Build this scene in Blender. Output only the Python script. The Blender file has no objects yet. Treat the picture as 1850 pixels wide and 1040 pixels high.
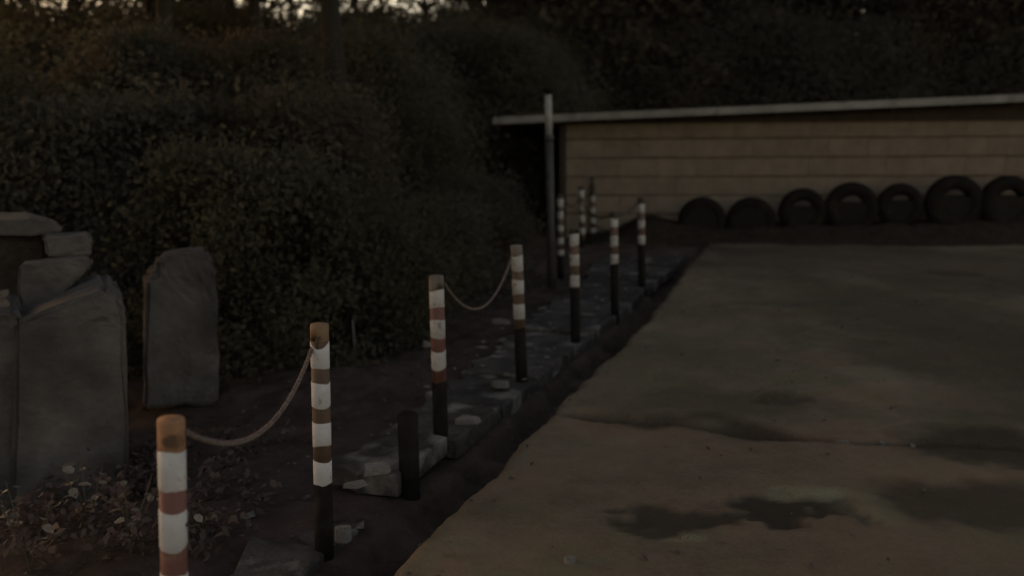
import bpy, bmesh, math, random
import numpy as np
from mathutils import Vector, Matrix

random.seed(7)
R = math.radians
scene = bpy.context.scene
C = scene.collection

# ------------------------------------------------------------------ camera
EYE = 1.75                       # eye height above the dirt lot (z = 0)
F = 1600.0                       # focal length in photo pixels (1850 wide)
PITCH, ROLL = 9.93, -0.45
cam_d = bpy.data.cameras.new('camera')
cam_d.sensor_width = 36.0
cam_d.lens = 36.0 * F / 1850.0
cam_d.clip_start, cam_d.clip_end = 0.05, 1500
cam = bpy.data.objects.new('camera', cam_d)
C.objects.link(cam)
CM = Matrix.Translation((0, 0, EYE)) @ Matrix.Rotation(R(90 - PITCH), 4, 'X') @ Matrix.Rotation(R(ROLL), 4, 'Z')
cam.matrix_world = CM
cam_d.dof.use_dof = True
cam_d.dof.focus_distance = 3.9
cam_d.dof.aperture_fstop = 1.15
scene.camera = cam

# ------------------------------------------------------------------ sky, sun, exposure
SUN_EL, SUN_AZ = 16.0, -64.0      # low evening sun away on the left, behind the wood
w = bpy.data.worlds.new('World')
scene.world = w
w.use_nodes = True
wn = w.node_tree
bg = wn.nodes['Background']
sky = wn.nodes.new('ShaderNodeTexSky')
sky.sky_type = 'NISHITA'
sky.sun_disc = False
sky.sun_elevation = R(SUN_EL)
sky.sun_rotation = R(SUN_AZ)
sky.air_density = 1.0
sky.dust_density = 1.5
sky.ozone_density = 0.3
wn.links.new(sky.outputs[0], bg.inputs[0])
bg.inputs[1].default_value = 0.12
sd = bpy.data.lights.new('sun', 'SUN')
sd.energy = 0.2
sd.angle = R(12)
sd.color = (1.0, 0.86, 0.68)
sun = bpy.data.objects.new('sun', sd)
C.objects.link(sun)
sdir = Vector((math.sin(R(SUN_AZ)) * math.cos(R(SUN_EL)), math.cos(R(SUN_AZ)) * math.cos(R(SUN_EL)), math.sin(R(SUN_EL))))
sun.rotation_euler = (-sdir).to_track_quat('-Z', 'Y').to_euler()
sun.location = sdir * 60
vs = scene.view_settings
vs.view_transform = 'Standard'
vs.look = 'None'
vs.gamma = 1.0
vs.use_curve_mapping = False
vs.exposure = 0.76
vs.use_white_balance = True          # the camera's warm evening white balance
vs.white_balance_temperature = 9800
vs.white_balance_tint = 24
scene.render.engine = 'CYCLES'

# ------------------------------------------------------------------ helpers
CR = CM.to_3x3()
def ray(px, py):
    return CR @ Vector(((px - 925.0) / F, (520.0 - py) / F, -1.0))
def on_z(px, py, z=0.0):
    d = ray(px, py)
    t = (z - EYE) / d.z
    return Vector((0, 0, EYE)) + d * t
def on_y(px, py, y):
    d = ray(px, py)
    return Vector((0, 0, EYE)) + d * (y / d.y)

def tag(o, label=None, cat=None, group=None, kind=None):
    if label: o['label'] = label
    if cat: o['category'] = cat
    if group: o['group'] = group
    if kind: o['kind'] = kind
    return o
def empty(name, loc, rot=(0, 0, 0), **kw):
    o = bpy.data.objects.new(name, None)
    o.empty_display_size = 0.2
    C.objects.link(o)
    o.location = loc
    o.rotation_euler = rot
    return tag(o, **kw)
def link(name, me, mat=None, parent=None, loc=None, rot=None, scale=None):
    o = bpy.data.objects.new(name, me)
    C.objects.link(o)
    if mat is not None and not me.materials:
        for m in (mat if isinstance(mat, (list, tuple)) else [mat]):
            me.materials.append(m)
    if parent: o.parent = parent
    if loc is not None: o.location = loc
    if rot is not None: o.rotation_euler = rot
    if scale is not None: o.scale = scale
    return o
def mesh(name, v, f, smooth=False, mi=None):
    me = bpy.data.meshes.new(name)
    me.from_pydata([tuple(p) for p in v], [], f)
    if mi: me.polygons.foreach_set('material_index', mi)
    if smooth: me.polygons.foreach_set('use_smooth', [True] * len(me.polygons))
    me.update()
    return me
def bm_mesh(name, bm, smooth=False):
    me = bpy.data.meshes.new(name)
    bmesh.ops.recalc_face_normals(bm, faces=bm.faces)
    bm.to_mesh(me); bm.free()
    if smooth: me.polygons.foreach_set('use_smooth', [True] * len(me.polygons))
    return me
def box_me(name, sx, sy, sz, bev=0.0, jit=0.0, rnd=random, cz=0.0):
    bm = bmesh.new()
    bmesh.ops.create_cube(bm, size=1)
    for v in bm.verts:
        v.co = Vector((v.co.x * sx, v.co.y * sy, v.co.z * sz + cz))
        if jit: v.co += Vector((rnd.uniform(-jit, jit), rnd.uniform(-jit, jit), rnd.uniform(-jit, jit)))
    if bev: bmesh.ops.bevel(bm, geom=bm.edges[:], offset=bev, segments=1, affect='EDGES')
    return bm_mesh(name, bm)
def lathe(name, prof, n=20, smooth=True, closed=True, jag=None):
    """profile of (r, z) about Z; jag = per-ring z jitter"""
    v, f = [], []
    m = len(prof)
    for k, (r, z) in enumerate(prof):
        for i in range(n):
            a = 2 * math.pi * i / n
            dz = jag[k][i % len(jag[k])] if jag and jag[k] else 0
            v.append((r * math.cos(a), r * math.sin(a), z + dz))
    for k in range(m - 1):
        for i in range(n):
            j = (i + 1) % n
            f.append((k * n + i, k * n + j, (k + 1) * n + j, (k + 1) * n + i))
    if closed:
        f.append(tuple(reversed(range(n))))
        f.append(tuple(range((m - 1) * n, m * n)))
    me = mesh(name, v, f, smooth)
    if closed:
        me.polygons[-1].use_smooth = False; me.polygons[-2].use_smooth = False
    return me
def tube(v, f, path, rad, n=6, caps=True):
    base0 = len(v)
    up = Vector((0.13, 0.31, 0.94))
    P = [Vector(p) for p in path]
    for k, p in enumerate(P):
        t = (P[min(k + 1, len(P) - 1)] - P[max(k - 1, 0)]).normalized()
        a = t.cross(up)
        if a.length < 1e-3: a = t.cross(Vector((1, 0, 0)))
        a.normalize(); b = t.cross(a)
        r = rad[k] if isinstance(rad, (list, tuple)) else rad
        for i in range(n):
            q = 2 * math.pi * i / n
            v.append(p + a * (r * math.cos(q)) + b * (r * math.sin(q)))
    for k in range(len(P) - 1):
        for i in range(n):
            j = (i + 1) % n
            f.append((base0 + k * n + i, base0 + k * n + j, base0 + (k + 1) * n + j, base0 + (k + 1) * n + i))
    if caps:
        f.append(tuple(base0 + i for i in reversed(range(n))))
        f.append(tuple(base0 + (len(P) - 1) * n + i for i in range(n)))

_T = np.random.RandomState(5).rand(256, 256)
def vnoise(x, y):
    xi = np.floor(x).astype(int); yi = np.floor(y).astype(int)
    fx = x - xi; fy = y - yi
    fx = fx * fx * (3 - 2 * fx); fy = fy * fy * (3 - 2 * fy)
    a = _T[xi % 256, yi % 256]; b = _T[(xi + 1) % 256, yi % 256]
    c = _T[xi % 256, (yi + 1) % 256]; d = _T[(xi + 1) % 256, (yi + 1) % 256]
    return (a * (1 - fx) + b * fx) * (1 - fy) + (c * (1 - fx) + d * fx) * fy - 0.5
def fbm(x, y, s, o=4):
    t = 0; a = 1.0
    for k in range(o):
        t = t + a * vnoise(x * s + 17.3 * k, y * s + 9.1 * k); s *= 2.03; a *= 0.5
    return t
def sst(a, b, x):
    t = np.clip((x - a) / (b - a), 0, 1)
    return t * t * (3 - 2 * t)

# ------------------------------------------------------------------ materials
def mat(name, c1, c2, scale=6.0, rough=0.8, bump=0.3, bscale=30.0, rnd=0.0, detail=6, spots=None, transl=0.0, metal=0.0, stretch=None, bdist=0.01):
    m = bpy.data.materials.new(name)
    m.use_nodes = True
    nt = m.node_tree; N = nt.nodes; L = nt.links
    b = N['Principled BSDF']
    b.inputs['Roughness'].default_value = rough
    b.inputs['Metallic'].default_value = metal
    b.inputs['Specular IOR Level'].default_value = 0.3
    tc = N.new('ShaderNodeTexCoord')
    co = tc.outputs['Object']
    if stretch:
        mp = N.new('ShaderNodeMapping'); mp.inputs['Scale'].default_value = stretch
        L.new(co, mp.inputs[0]); co = mp.outputs[0]
    oi = N.new('ShaderNodeObjectInfo')
    va = N.new('ShaderNodeVectorMath'); va.operation = 'MULTIPLY_ADD'
    cv = N.new('ShaderNodeCombineXYZ')
    for k in range(3): L.new(oi.outputs['Random'], cv.inputs[k])
    L.new(cv.outputs[0], va.inputs[0]); va.inputs[1].default_value = (37, 53, 29); L.new(co, va.inputs[2])
    co = va.outputs[0]
    n = N.new('ShaderNodeTexNoise'); n.inputs['Scale'].default_value = scale; n.inputs['Detail'].default_value = detail
    n.inputs['Roughness'].default_value = 0.65
    L.new(co, n.inputs['Vector'])
    cr = N.new('ShaderNodeValToRGB')
    cr.color_ramp.elements[0].position = 0.34; cr.color_ramp.elements[1].position = 0.68
    cr.color_ramp.elements[0].color = (*c1, 1); cr.color_ramp.elements[1].color = (*c2, 1)
    L.new(n.outputs[0], cr.inputs[0])
    col = cr.outputs[0]
    if spots:
        sc, thr, sw, ca, fac = spots
        n2 = N.new('ShaderNodeTexNoise'); n2.inputs['Scale'].default_value = sc; n2.inputs['Detail'].default_value = 5
        L.new(co, n2.inputs['Vector'])
        r2 = N.new('ShaderNodeValToRGB')
        r2.color_ramp.elements[0].position = thr; r2.color_ramp.elements[1].position = thr + sw
        r2.color_ramp.elements[0].color = (0, 0, 0, 1); r2.color_ramp.elements[1].color = (fac, fac, fac, 1)
        L.new(n2.outputs[0], r2.inputs[0])
        mx = N.new('ShaderNodeMix'); mx.data_type = 'RGBA'
        L.new(r2.outputs[0], mx.inputs[0]); L.new(col, mx.inputs[6]); mx.inputs[7].default_value = (*ca, 1)
        col = mx.outputs[2]
    if rnd:
        hs = N.new('ShaderNodeHueSaturation')
        ma = N.new('ShaderNodeMapRange'); ma.inputs[3].default_value = 1 - rnd; ma.inputs[4].default_value = 1 + rnd
        L.new(oi.outputs['Random'], ma.inputs[0]); L.new(ma.outputs[0], hs.inputs['Value']); L.new(col, hs.inputs['Color'])
        col = hs.outputs[0]
    L.new(col, b.inputs['Base Color'])
    if bump:
        nb = N.new('ShaderNodeTexNoise'); nb.inputs['Scale'].default_value = bscale; nb.inputs['Detail'].default_value = 8
        L.new(co, nb.inputs['Vector'])
        bp = N.new('ShaderNodeBump'); bp.inputs['Strength'].default_value = bump; bp.inputs['Distance'].default_value = bdist
        L.new(nb.outputs[0], bp.inputs['Height']); L.new(bp.outputs[0], b.inputs['Normal'])
    if transl:
        tr = N.new('ShaderNodeBsdfTranslucent'); L.new(col, tr.inputs[0])
        ms = N.new('ShaderNodeMixShader'); ms.inputs[0].default_value = transl
        L.new(b.outputs[0], ms.inputs[1]); L.new(tr.outputs[0], ms.inputs[2])
        L.new(ms.outputs[0], N['Material Output'].inputs[0])
    return m

M = {}
M['white'] = mat('white_paint', (0.385, 0.375, 0.37), (0.50, 0.49, 0.48), 9, 0.6, 0.25, 60, rnd=0.06, spots=(34, 0.62, 0.06, (0.26, 0.20, 0.16), 0.7))
M['grimy_shaded'] = mat('grimy_shaded_white_paint', (0.26, 0.245, 0.225), (0.40, 0.38, 0.35), 9, 0.7, 0.25, 60, rnd=0.06, spots=(20, 0.60, 0.08, (0.16, 0.12, 0.09), 0.8))  # grimy white, darkened further to carry tree shade on the farther posts
M['cap_brown'] = mat('brown_paint', (0.16, 0.095, 0.055), (0.23, 0.14, 0.085), 8, 0.7, 0.35, 50, spots=(10, 0.6, 0.08, (0.05, 0.035, 0.025), 0.8))
M['cap_grey'] = mat('weathered_grey_brown_paint', (0.10, 0.085, 0.07), (0.17, 0.145, 0.12), 8, 0.75, 0.35, 50, spots=(10, 0.6, 0.08, (0.05, 0.04, 0.03), 0.8))
M['cap_dark'] = mat('dark_brown_paint', (0.035, 0.024, 0.016), (0.06, 0.04, 0.028), 8, 0.75, 0.35, 50)
M['brown'] = mat('faded_brown_paint', (0.085, 0.052, 0.034), (0.125, 0.078, 0.052), 8, 0.7, 0.35, 50, rnd=0.12, spots=(16, 0.57, 0.1, (0.05, 0.035, 0.025), 0.7))
M['red'] = mat('rusty_red_paint', (0.115, 0.046, 0.038), (0.16, 0.066, 0.053), 8, 0.65, 0.35, 50, rnd=0.15, spots=(16, 0.57, 0.1, (0.16, 0.10, 0.06), 0.7))
M['cap'] = mat('rust_orange_paint', (0.21, 0.10, 0.05), (0.29, 0.14, 0.075), 8, 0.7, 0.35, 50, rnd=0.15, spots=(10, 0.62, 0.06, (0.05, 0.03, 0.02), 0.8))
M['tar'] = mat('black_bitumen', (0.009, 0.008, 0.007), (0.018, 0.016, 0.014), 12, 0.7, 0.5, 40)
M['bolt'] = mat('rusty_bolt', (0.03, 0.022, 0.018), (0.05, 0.035, 0.025), 30, 0.6, 0.2)
M['rope'] = mat('hemp_rope', (0.085, 0.060, 0.050), (0.20, 0.15, 0.125), 60, 0.9, 0.6, 250)
for k_ in ('tar',): M[k_].node_tree.nodes['Principled BSDF'].inputs['Specular IOR Level'].default_value = 0.06
M['rope_dark'] = mat('old_dark_rope', (0.05, 0.035, 0.025), (0.08, 0.055, 0.04), 60, 0.9, 0.6, 250)
M['galv'] = mat('galvanised_pipe', (0.20, 0.20, 0.185), (0.30, 0.30, 0.28), 14, 0.55, 0.2, 40)
M['pole_dusk'] = mat('grey_pipe_dusk_shade', (0.030, 0.030, 0.028), (0.055, 0.055, 0.052), 8, 0.6, 0.2, 40)  # dusk shade on the lower pipe, put into its colour
M['block'] = mat('silicate_block', (0.158, 0.120, 0.088), (0.218, 0.168, 0.124), 3, 0.9, 0.4, 70, rnd=0.07, spots=(2.2, 0.58, 0.16, (0.15, 0.115, 0.08), 0.7))
M['mortar'] = mat('grey_mortar', (0.05, 0.038, 0.028), (0.10, 0.078, 0.058), 10, 0.95, 0.4, 60)
M['roofsheet'] = mat('weathered_slate_sheet', (0.17, 0.16, 0.14), (0.26, 0.245, 0.22), 3, 0.85, 0.4, 40, spots=(5, 0.56, 0.1, (0.14, 0.13, 0.11), 0.7))
M['darkwood'] = mat('dark_brown_boards', (0.03, 0.02, 0.014), (0.05, 0.034, 0.024), 7, 0.85, 0.5, 30, stretch=(1, 1, 0.12), rnd=0.2)
M['tire'] = mat('perished_rubber', (0.009, 0.007, 0.006), (0.017, 0.013, 0.01), 10, 0.8, 0.4, 60, rnd=0.1, spots=(5, 0.55, 0.12, (0.024, 0.018, 0.012), 0.7))
M['packed'] = mat('wet_black_soil', (0.017, 0.012, 0.009), (0.038, 0.028, 0.020), 12, 0.9, 0.8, 30, bdist=0.03)
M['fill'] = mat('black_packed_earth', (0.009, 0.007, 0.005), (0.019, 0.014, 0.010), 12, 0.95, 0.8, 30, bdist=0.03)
M['soil'] = mat('dark_soil', (0.022, 0.016, 0.011), (0.05, 0.036, 0.026), 12, 0.95, 0.8, 30, bdist=0.03)
M['concrete'] = mat('old_concrete', (0.046, 0.040, 0.036), (0.110, 0.098, 0.088), 2.6, 0.92, 0.6, 25, rnd=0.12, spots=(1.6, 0.5, 0.2, (0.035, 0.03, 0.026), 0.85), bdist=0.02)
M['slab'] = mat('worn_concrete_slab', (0.030, 0.026, 0.023), (0.07, 0.062, 0.055), 5.0, 0.9, 0.8, 30, rnd=0.3, spots=(4.0, 0.55, 0.14, (0.18, 0.163, 0.145), 0.95), bdist=0.02)
M['rubble'] = mat('broken_concrete', (0.10, 0.09, 0.08), (0.2, 0.185, 0.165), 8, 0.92, 0.6, 30, rnd=0.25)
M['pebble'] = mat('pale_pebbles', (0.08, 0.07, 0.06), (0.17, 0.155, 0.135), 3, 0.9, 0.2, rnd=0.2)
M['litter'] = mat('dry_leaves', (0.03, 0.021, 0.017), (0.085, 0.062, 0.05), 2.3, 0.85, 0.0)
M['weed'] = mat('pale_weed_leaf', (0.12, 0.105, 0.078), (0.23, 0.195, 0.15), 6, 0.7, 0.0, rnd=0.35, transl=0.25)
M['stem'] = mat('weed_stem', (0.05, 0.04, 0.025), (0.08, 0.065, 0.04), 10, 0.8, 0.0)
M['bark'] = mat('dark_bark', (0.022, 0.018, 0.014), (0.045, 0.036, 0.028), 5, 0.95, 0.8, 12, stretch=(1, 1, 0.2), rnd=0.2, bdist=0.03)
M['leaf_a'] = mat('dark_green_leaves', (0.088, 0.082, 0.055), (0.112, 0.106, 0.072), 0.8, 0.9, 0, rnd=0.12, transl=0.6)
M['leaf_b'] = mat('brown_green_leaves', (0.092, 0.077, 0.055), (0.116, 0.098, 0.071), 0.8, 0.9, 0, rnd=0.12, transl=0.6)
M['leaf_c'] = mat('grey_green_leaves', (0.087, 0.083, 0.064), (0.112, 0.107, 0.084), 0.8, 0.9, 0, rnd=0.12, transl=0.6)
M['grass'] = mat('dry_grass', (0.09, 0.09, 0.045), (0.17, 0.155, 0.085), 3, 0.8, 0, transl=0.2)

# ------------------------------------------------------------------ plan of the post row
def period_to_y(py_base):        # ground distance of a base pixel on the walkway plane
    return on_z(925, py_base, -0.1).y
POSTS = [  # top px, base px, pixel width, cap px, white bands (top,bottom) px
    dict(top=(309, 755), base=(321, 1342), w=50, cap=57, bands=[(812, 880), (920, 985), (1030, 1096), (1140, 1205)], foot=1222),
    dict(top=(577, 585), base=(586, 985), w=35, cap=30, bands=[(615, 662), (688, 732), (760, 803), (831, 873)], foot=874),
    dict(top=(788, 498), base=(797, 803), w=28, cap=25, bands=[(523, 555), (577, 610), (632, 665)], foot=690),
    dict(top=(933, 443), base=(943, 694), w=22, cap=18, bands=[(461, 488), (504, 531), (548, 575)], foot=593),
    dict(top=(1037, 412), base=(1040, 621), w=18, cap=9, bands=[(423, 443), (459, 480), (497, 518)], foot=520),
    dict(top=(1109, 383), base=(1111, 570), w=15, cap=9, bands=[(394, 409), (426, 445), (458, 476)], foot=477),
    dict(top=(1158, 357), base=(1160, 522), w=14, cap=10, bands=[(369, 383), (397, 412), (424, 441)], foot=442),
    dict(top=(1012, 352), base=(1013, 486), w=12, cap=6, bands=[(359, 373), (382, 395), (407, 418), (429, 441), (451, 460)], foot=461),
    dict(top=(1050, 337), base=(1053, 459), w=11, cap=7, bands=[(344, 357), (368, 380), (389, 401), (412, 422)], foot=432),
    dict(top=(1070, 333), base=(1072, 438), w=10, cap=20, bands=[(354, 364), (375, 384), (394, 403), (412, 420)], foot=426),
]
P2 = on_z(586, 985, -0.1); P7 = on_z(1160, 522, -0.1)
U = Vector((P7.x - P2.x, P7.y - P2.y, 0)).normalized()
NR = Vector((U.y, -U.x, 0))      # to the right of the row
def s_of(x, y): return (x - P2.x) * NR.x + (y - P2.y) * NR.y
def t_of(x, y): return (x - P2.x) * U.x + (y - P2.y) * U.y
def st(s, t, z=0.0): return Vector((P2.x + NR.x * s + U.x * t, P2.y + NR.y * s + U.y * t, z))

# ------------------------------------------------------------------ ground
def axis(segs):
    a = []
    for lo, hi, n in segs: a += list(np.linspace(lo, hi, n, endpoint=False))
    a.append(segs[-1][1])
    return np.array(a)
xs = axis([(-300, -60, 12), (-60, -14, 32), (-14, -3.4, 60), (-3.4, 3.4, 200), (3.4, 9.5, 90), (9.5, 60, 40), (60, 300, 12)])
ys = axis([(-120, -8, 14), (-8, 2.4, 20), (2.4, 9, 200), (9, 17, 110), (17, 60, 60), (60, 400, 24)])
def polydist(X, Y, pts):
    d = np.full(X.shape, 1e9)
    for a, b in zip(pts[:-1], pts[1:]):
        ax, ay, bx, by = a.x, a.y, b.x, b.y
        t = np.clip(((X - ax) * (bx - ax) + (Y - ay) * (by - ay)) / ((bx - ax) ** 2 + (by - ay) ** 2), 0, 1)
        d = np.minimum(d, np.hypot(X - ax - t * (bx - ax), Y - ay - t * (by - ay)))
    return d
crack = [on_z(*p) for p in ((1015, 743), (1120, 752), (1230, 762), (1340, 778), (1440, 793), (1520, 799), (1660, 799), (1850, 806))]
def ell(X, Y, px, py, rx, ry, nz):
    c = on_z(px, py); e = on_z(px + rx, py); g = on_z(px, py - ry)
    return np.sqrt(((X - c.x) / (e.x - c.x)) ** 2 + ((Y - c.y) / (g.y - c.y)) ** 2) + nz
def terrain(X, Y):
    S = s_of(X, Y) + 0.13 + 0.22 * sst(8, 13, Y) + 0.07 * fbm(X, Y, 2.3, 4) + 0.02 * fbm(X, Y, 14, 2)
    S0 = s_of(X, Y)
    far = sst(15.5, 17, Y)
    lot = sst(0.50, 0.66, S)
    z_lot = 0.035 * fbm(X, Y, 0.8, 4) + 0.012 * fbm(X, Y, 5, 3)
    z_dit = -0.30 + 0.10 * fbm(X, Y, 2.2, 3) + 0.09 * fbm(X, Y, 9, 4)
    z_wlk = -0.19 + 0.05 * fbm(X, Y, 2.5, 3)
    z_soil = -0.24 - 0.10 * sst(-1.0, -3, S0) + 0.16 * fbm(X, Y, 0.7, 3) + 0.05 * fbm(X, Y, 4, 3)
    wk = sst(0.20, 0.34, S)
    left = sst(-0.75, -1.15, S0)
    z = z_wlk * (1 - left) + z_soil * left
    z = z * (1 - wk) + z_dit * wk
    z = z * (1 - lot) + z_lot * lot
    # the ditch runs out where it meets the bed by the wall
    ro = sst(12.3, 13.6, Y) * (1 - lot)
    z = z * (1 - ro) + ro * (-0.03 + 0.05 * fbm(X, Y, 3, 3))
    hill = 5.2 * sst(24, 46, Y + 0.12 * np.abs(X)) + 0.5 * fbm(X, Y, 0.15, 3) * sst(20, 30, Y)
    hill = hill + 2.5 * sst(-9, -30, X)
    z = z * (1 - far) + far * (0.02 + 0.15 * fbm(X, Y, 0.4, 3)) + hill
    damp = np.zeros_like(X)
    nz = 0.65 * fbm(X, Y, 1.7, 5) + 0.25 * fbm(X, Y, 11.0, 3)
    nf = 0.9 * fbm(X, Y, 3.0, 4) + 0.45 * fbm(X, Y, 13.0, 3)
    def add(px, py, rx, ry, k, edge=0.35, n=None):
        nonlocal damp
        e = ell(X, Y, px, py, rx, ry, nz if n is None else n)
        damp = np.maximum(damp, k * (1 - sst(1 - edge, 1 + edge, e)))
    add(1395, 920, 125, 30, 1.0, 0.18, nf); add(1245, 942, 130, 24, 0.9, 0.2, nf); add(1475, 907, 60, 12, 1.0, 0.15, nf); add(1180, 962, 60, 14, 0.8, 0.2, nf)
    add(1770, 800, 170, 34, 0.9); add(1800, 905, 200, 45, 0.8); add(1400, 722, 50, 14, 0.7, 0.3, nf)
    add(1760, 500, 280, 34, 0.55); add(1740, 493, 60, 8, 0.8); add(1500, 455, 300, 18, 0.55); add(1600, 560, 160, 40, 0.3)
    add(1780, 620, 260, 130, 0.6, 0.7); add(1650, 470, 420, 22, 0.5); add(1330, 730, 200, 22, 0.35)
    cd = polydist(X, Y, crack) + 0.03 * fbm(X, Y, 6, 3)
    cw = 0.075 * np.clip(0.75 + 1.6 * fbm(X, Y, 1.3, 3), 0.25, 1.3) * (1 - 0.75 * sst(1.25, 1.75, X)) * sst(0.15, 0.6, X)
    cw = np.maximum(cw, 0.006)
    groove = (1 - sst(cw * 0.5, cw * 1.8, cd)) * lot
    damp = np.maximum(damp, 0.95 * groove) * lot
    halo = (1 - sst(cw * 1.5, cw * 4 + 0.03, cd)) * sst(0.4, 0.8, X) * (1 - sst(1.5, 1.9, X))
    damp = np.maximum(damp, 0.75 * halo * lot * np.clip(0.9 + 1.2 * fbm(X, Y, 5, 4), 0.2, 1.2))
    z = z - 0.07 * groove * lot - 0.02 * damp * lot
    green = np.clip(0.5 + 1.3 * fbm(X + 40, Y + 3, 0.55, 4), 0, 1) * lot
    green = np.maximum(green, 0.9 * (1 - sst(0.6, 1.3, ell(X, Y, 1330, 690, 330, 60, nz))) * lot)
    pale = np.zeros_like(X)
    for (a_, b_, c_, d_, k_) in ((1445, 889, 65, 11, 1.0), (1240, 974, 55, 8, 0.9), (1130, 590, 60, 10, 0.5), (1560, 680, 60, 12, 0.4), (1570, 910, 60, 24, 0.35), (850, 985, 60, 14, 0.35)):
        pale = np.maximum(pale, k_ * (1 - sst(0.6, 1.3, ell(X, Y, a_, b_, c_, d_, nf))))
    return z, lot * (1 - far), damp, green, pale
X, Y = np.meshgrid(xs, ys)
Z, LOT, DAMP, GREEN, PALE = terrain(X, Y)
def ground_z(x, y):
    return float(terrain(np.array([[x]], float), np.array([[y]], float))[0][0, 0])
def ground_material():
    m = bpy.data.materials.new('dirt_and_soil')
    m.use_nodes = True
    nt = m.node_tree; N = nt.nodes; L = nt.links
    b = N['Principled BSDF']
    b.inputs['Specular IOR Level'].default_value = 0.04
    tc = N.new('ShaderNodeTexCoord')
    def noise(sc, det=6, ro=0.6):
        n = N.new('ShaderNodeTexNoise'); n.inputs['Scale'].default_value = sc; n.inputs['Detail'].default_value = det; n.inputs['Roughness'].default_value = ro
        L.new(tc.outputs['Object'], n.inputs['Vector']); return n.outputs[0]
    def ramp(src, a, ca, b_, cb):
        r = N.new('ShaderNodeValToRGB'); e = r.color_ramp.elements
        e[0].position = a; e[0].color = (*ca, 1); e[1].position = b_; e[1].color = (*cb, 1)
        L.new(src, r.inputs[0]); return r.outputs[0]
    def mix(fac, a, b_):
        x = N.new('ShaderNodeMix'); x.data_type = 'RGBA'
        L.new(fac, x.inputs[0])
        for s, i in ((a, 6), (b_, 7)):
            if isinstance(s, tuple): x.inputs[i].default_value = (*s, 1)
            else: L.new(s, x.inputs[i])
        return x.outputs[2]
    def att(n):
        a = N.new('ShaderNodeAttribute'); a.attribute_name = n; return a.outputs['Fac']
    def mul(a, k):
        q = N.new('ShaderNodeMath'); q.operation = 'MULTIPLY'; L.new(a, q.inputs[0])
        if isinstance(k, float): q.inputs[1].default_value = k
        else: L.new(k, q.inputs[1])
        return q.outputs[0]
    dirt = ramp(noise(0.55, 8), 0.38, (0.096, 0.069, 0.047), 0.62, (0.21, 0.156, 0.106))
    mott = ramp(noise(5.0, 8, 0.75), 0.36, (0.085, 0.062, 0.045), 0.66, (0.235, 0.18, 0.125))
    dirt = mix(mul(att('lot'), 0.3), dirt, mott)
    grit = ramp(noise(38, 8, 0.75), 0.4, (0, 0, 0), 0.72, (1, 1, 1))
    dirt = mix(mul(grit, 0.4), dirt, (0.19, 0.168, 0.142))
    red = ramp(noise(1.1, 5), 0.5, (0, 0, 0), 0.72, (1, 1, 1))
    dirt = mix(mul(red, 0.6), dirt, (0.17, 0.095, 0.058))
    gr = ramp(noise(2.4, 8, 0.7), 0.42, (0, 0, 0), 0.62, (1, 1, 1))
    dirt = mix(mul(mul(gr, att('green')), 0.8), dirt, (0.122, 0.118, 0.068))
    dirt = mix(mul(att('damp'), 0.9), dirt, (0.036, 0.030, 0.023))
    dirt = mix(mul(att('pale'), 0.8), dirt, (0.21, 0.195, 0.13))
    soil = ramp(noise(3.5, 8, 0.7), 0.35, (0.042, 0.030, 0.025), 0.7, (0.095, 0.068, 0.057))
    col = mix(att('lot'), soil, dirt)
    L.new(col, b.inputs['Base Color'])
    rr = N.new('ShaderNodeMapRange'); rr.inputs[3].default_value = 0.95; rr.inputs[4].default_value = 0.88
    L.new(att('damp'), rr.inputs[0]); L.new(rr.outputs[0], b.inputs['Roughness'])
    bp = N.new('ShaderNodeBump'); bp.inputs['Strength'].default_value = 0.8; bp.inputs['Distance'].default_value = 0.03
    hn = N.new('ShaderNodeMath'); hn.operation = 'ADD'
    L.new(noise(22, 10, 0.7), hn.inputs[0]); L.new(mul(noise(90, 4), 0.4), hn.inputs[1])
    h3 = N.new('ShaderNodeMath'); h3.operation = 'ADD'
    L.new(hn.outputs[0], h3.inputs[0]); L.new(noise(6, 6, 0.6), h3.inputs[1])
    L.new(h3.outputs[0], bp.inputs['Height']); L.new(bp.outputs[0], b.inputs['Normal'])
    return m
GM = ground_material()
def sheet(name, mask):
    ny, nx = X.shape
    idx = np.arange(nx * ny).reshape(ny, nx)
    q = np.stack([idx[:-1, :-1], idx[:-1, 1:], idx[1:, 1:], idx[1:, :-1]], -1)[mask]
    used = np.unique(q); remap = np.full(nx * ny, -1); remap[used] = np.arange(len(used))
    q = remap[q]
    me = bpy.data.meshes.new(name)
    me.vertices.add(len(used)); me.loops.add(q.size); me.polygons.add(len(q))
    V = np.stack([X.ravel()[used], Y.ravel()[used], Z.ravel()[used]], -1)
    me.vertices.foreach_set('co', V.ravel())
    me.loops.foreach_set('vertex_index', q.ravel())
    me.polygons.foreach_set('loop_start', np.arange(len(q)) * 4)
    me.polygons.foreach_set('use_smooth', np.ones(len(q), bool))
    me.update(calc_edges=True)
    for n, A in (('lot', LOT), ('damp', DAMP), ('green', GREEN), ('pale', PALE)):
        a = me.attributes.new(n, 'FLOAT', 'POINT'); a.data.foreach_set('value', A.ravel()[used].astype(np.float32))
    o = link(name, me, GM)
    o['kind'] = 'structure'
    return o
cellS = s_of((X[:-1, :-1] + X[1:, 1:]) / 2, (Y[:-1, :-1] + Y[1:, 1:]) / 2)
cellY = (Y[:-1, :-1] + Y[1:, 1:]) / 2
lotmask = (LOT[:-1, :-1] > 0.5) & (cellY < 16.2)
sheet('dirt_lot', lotmask)
sheet('ground', ~lotmask)

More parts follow.
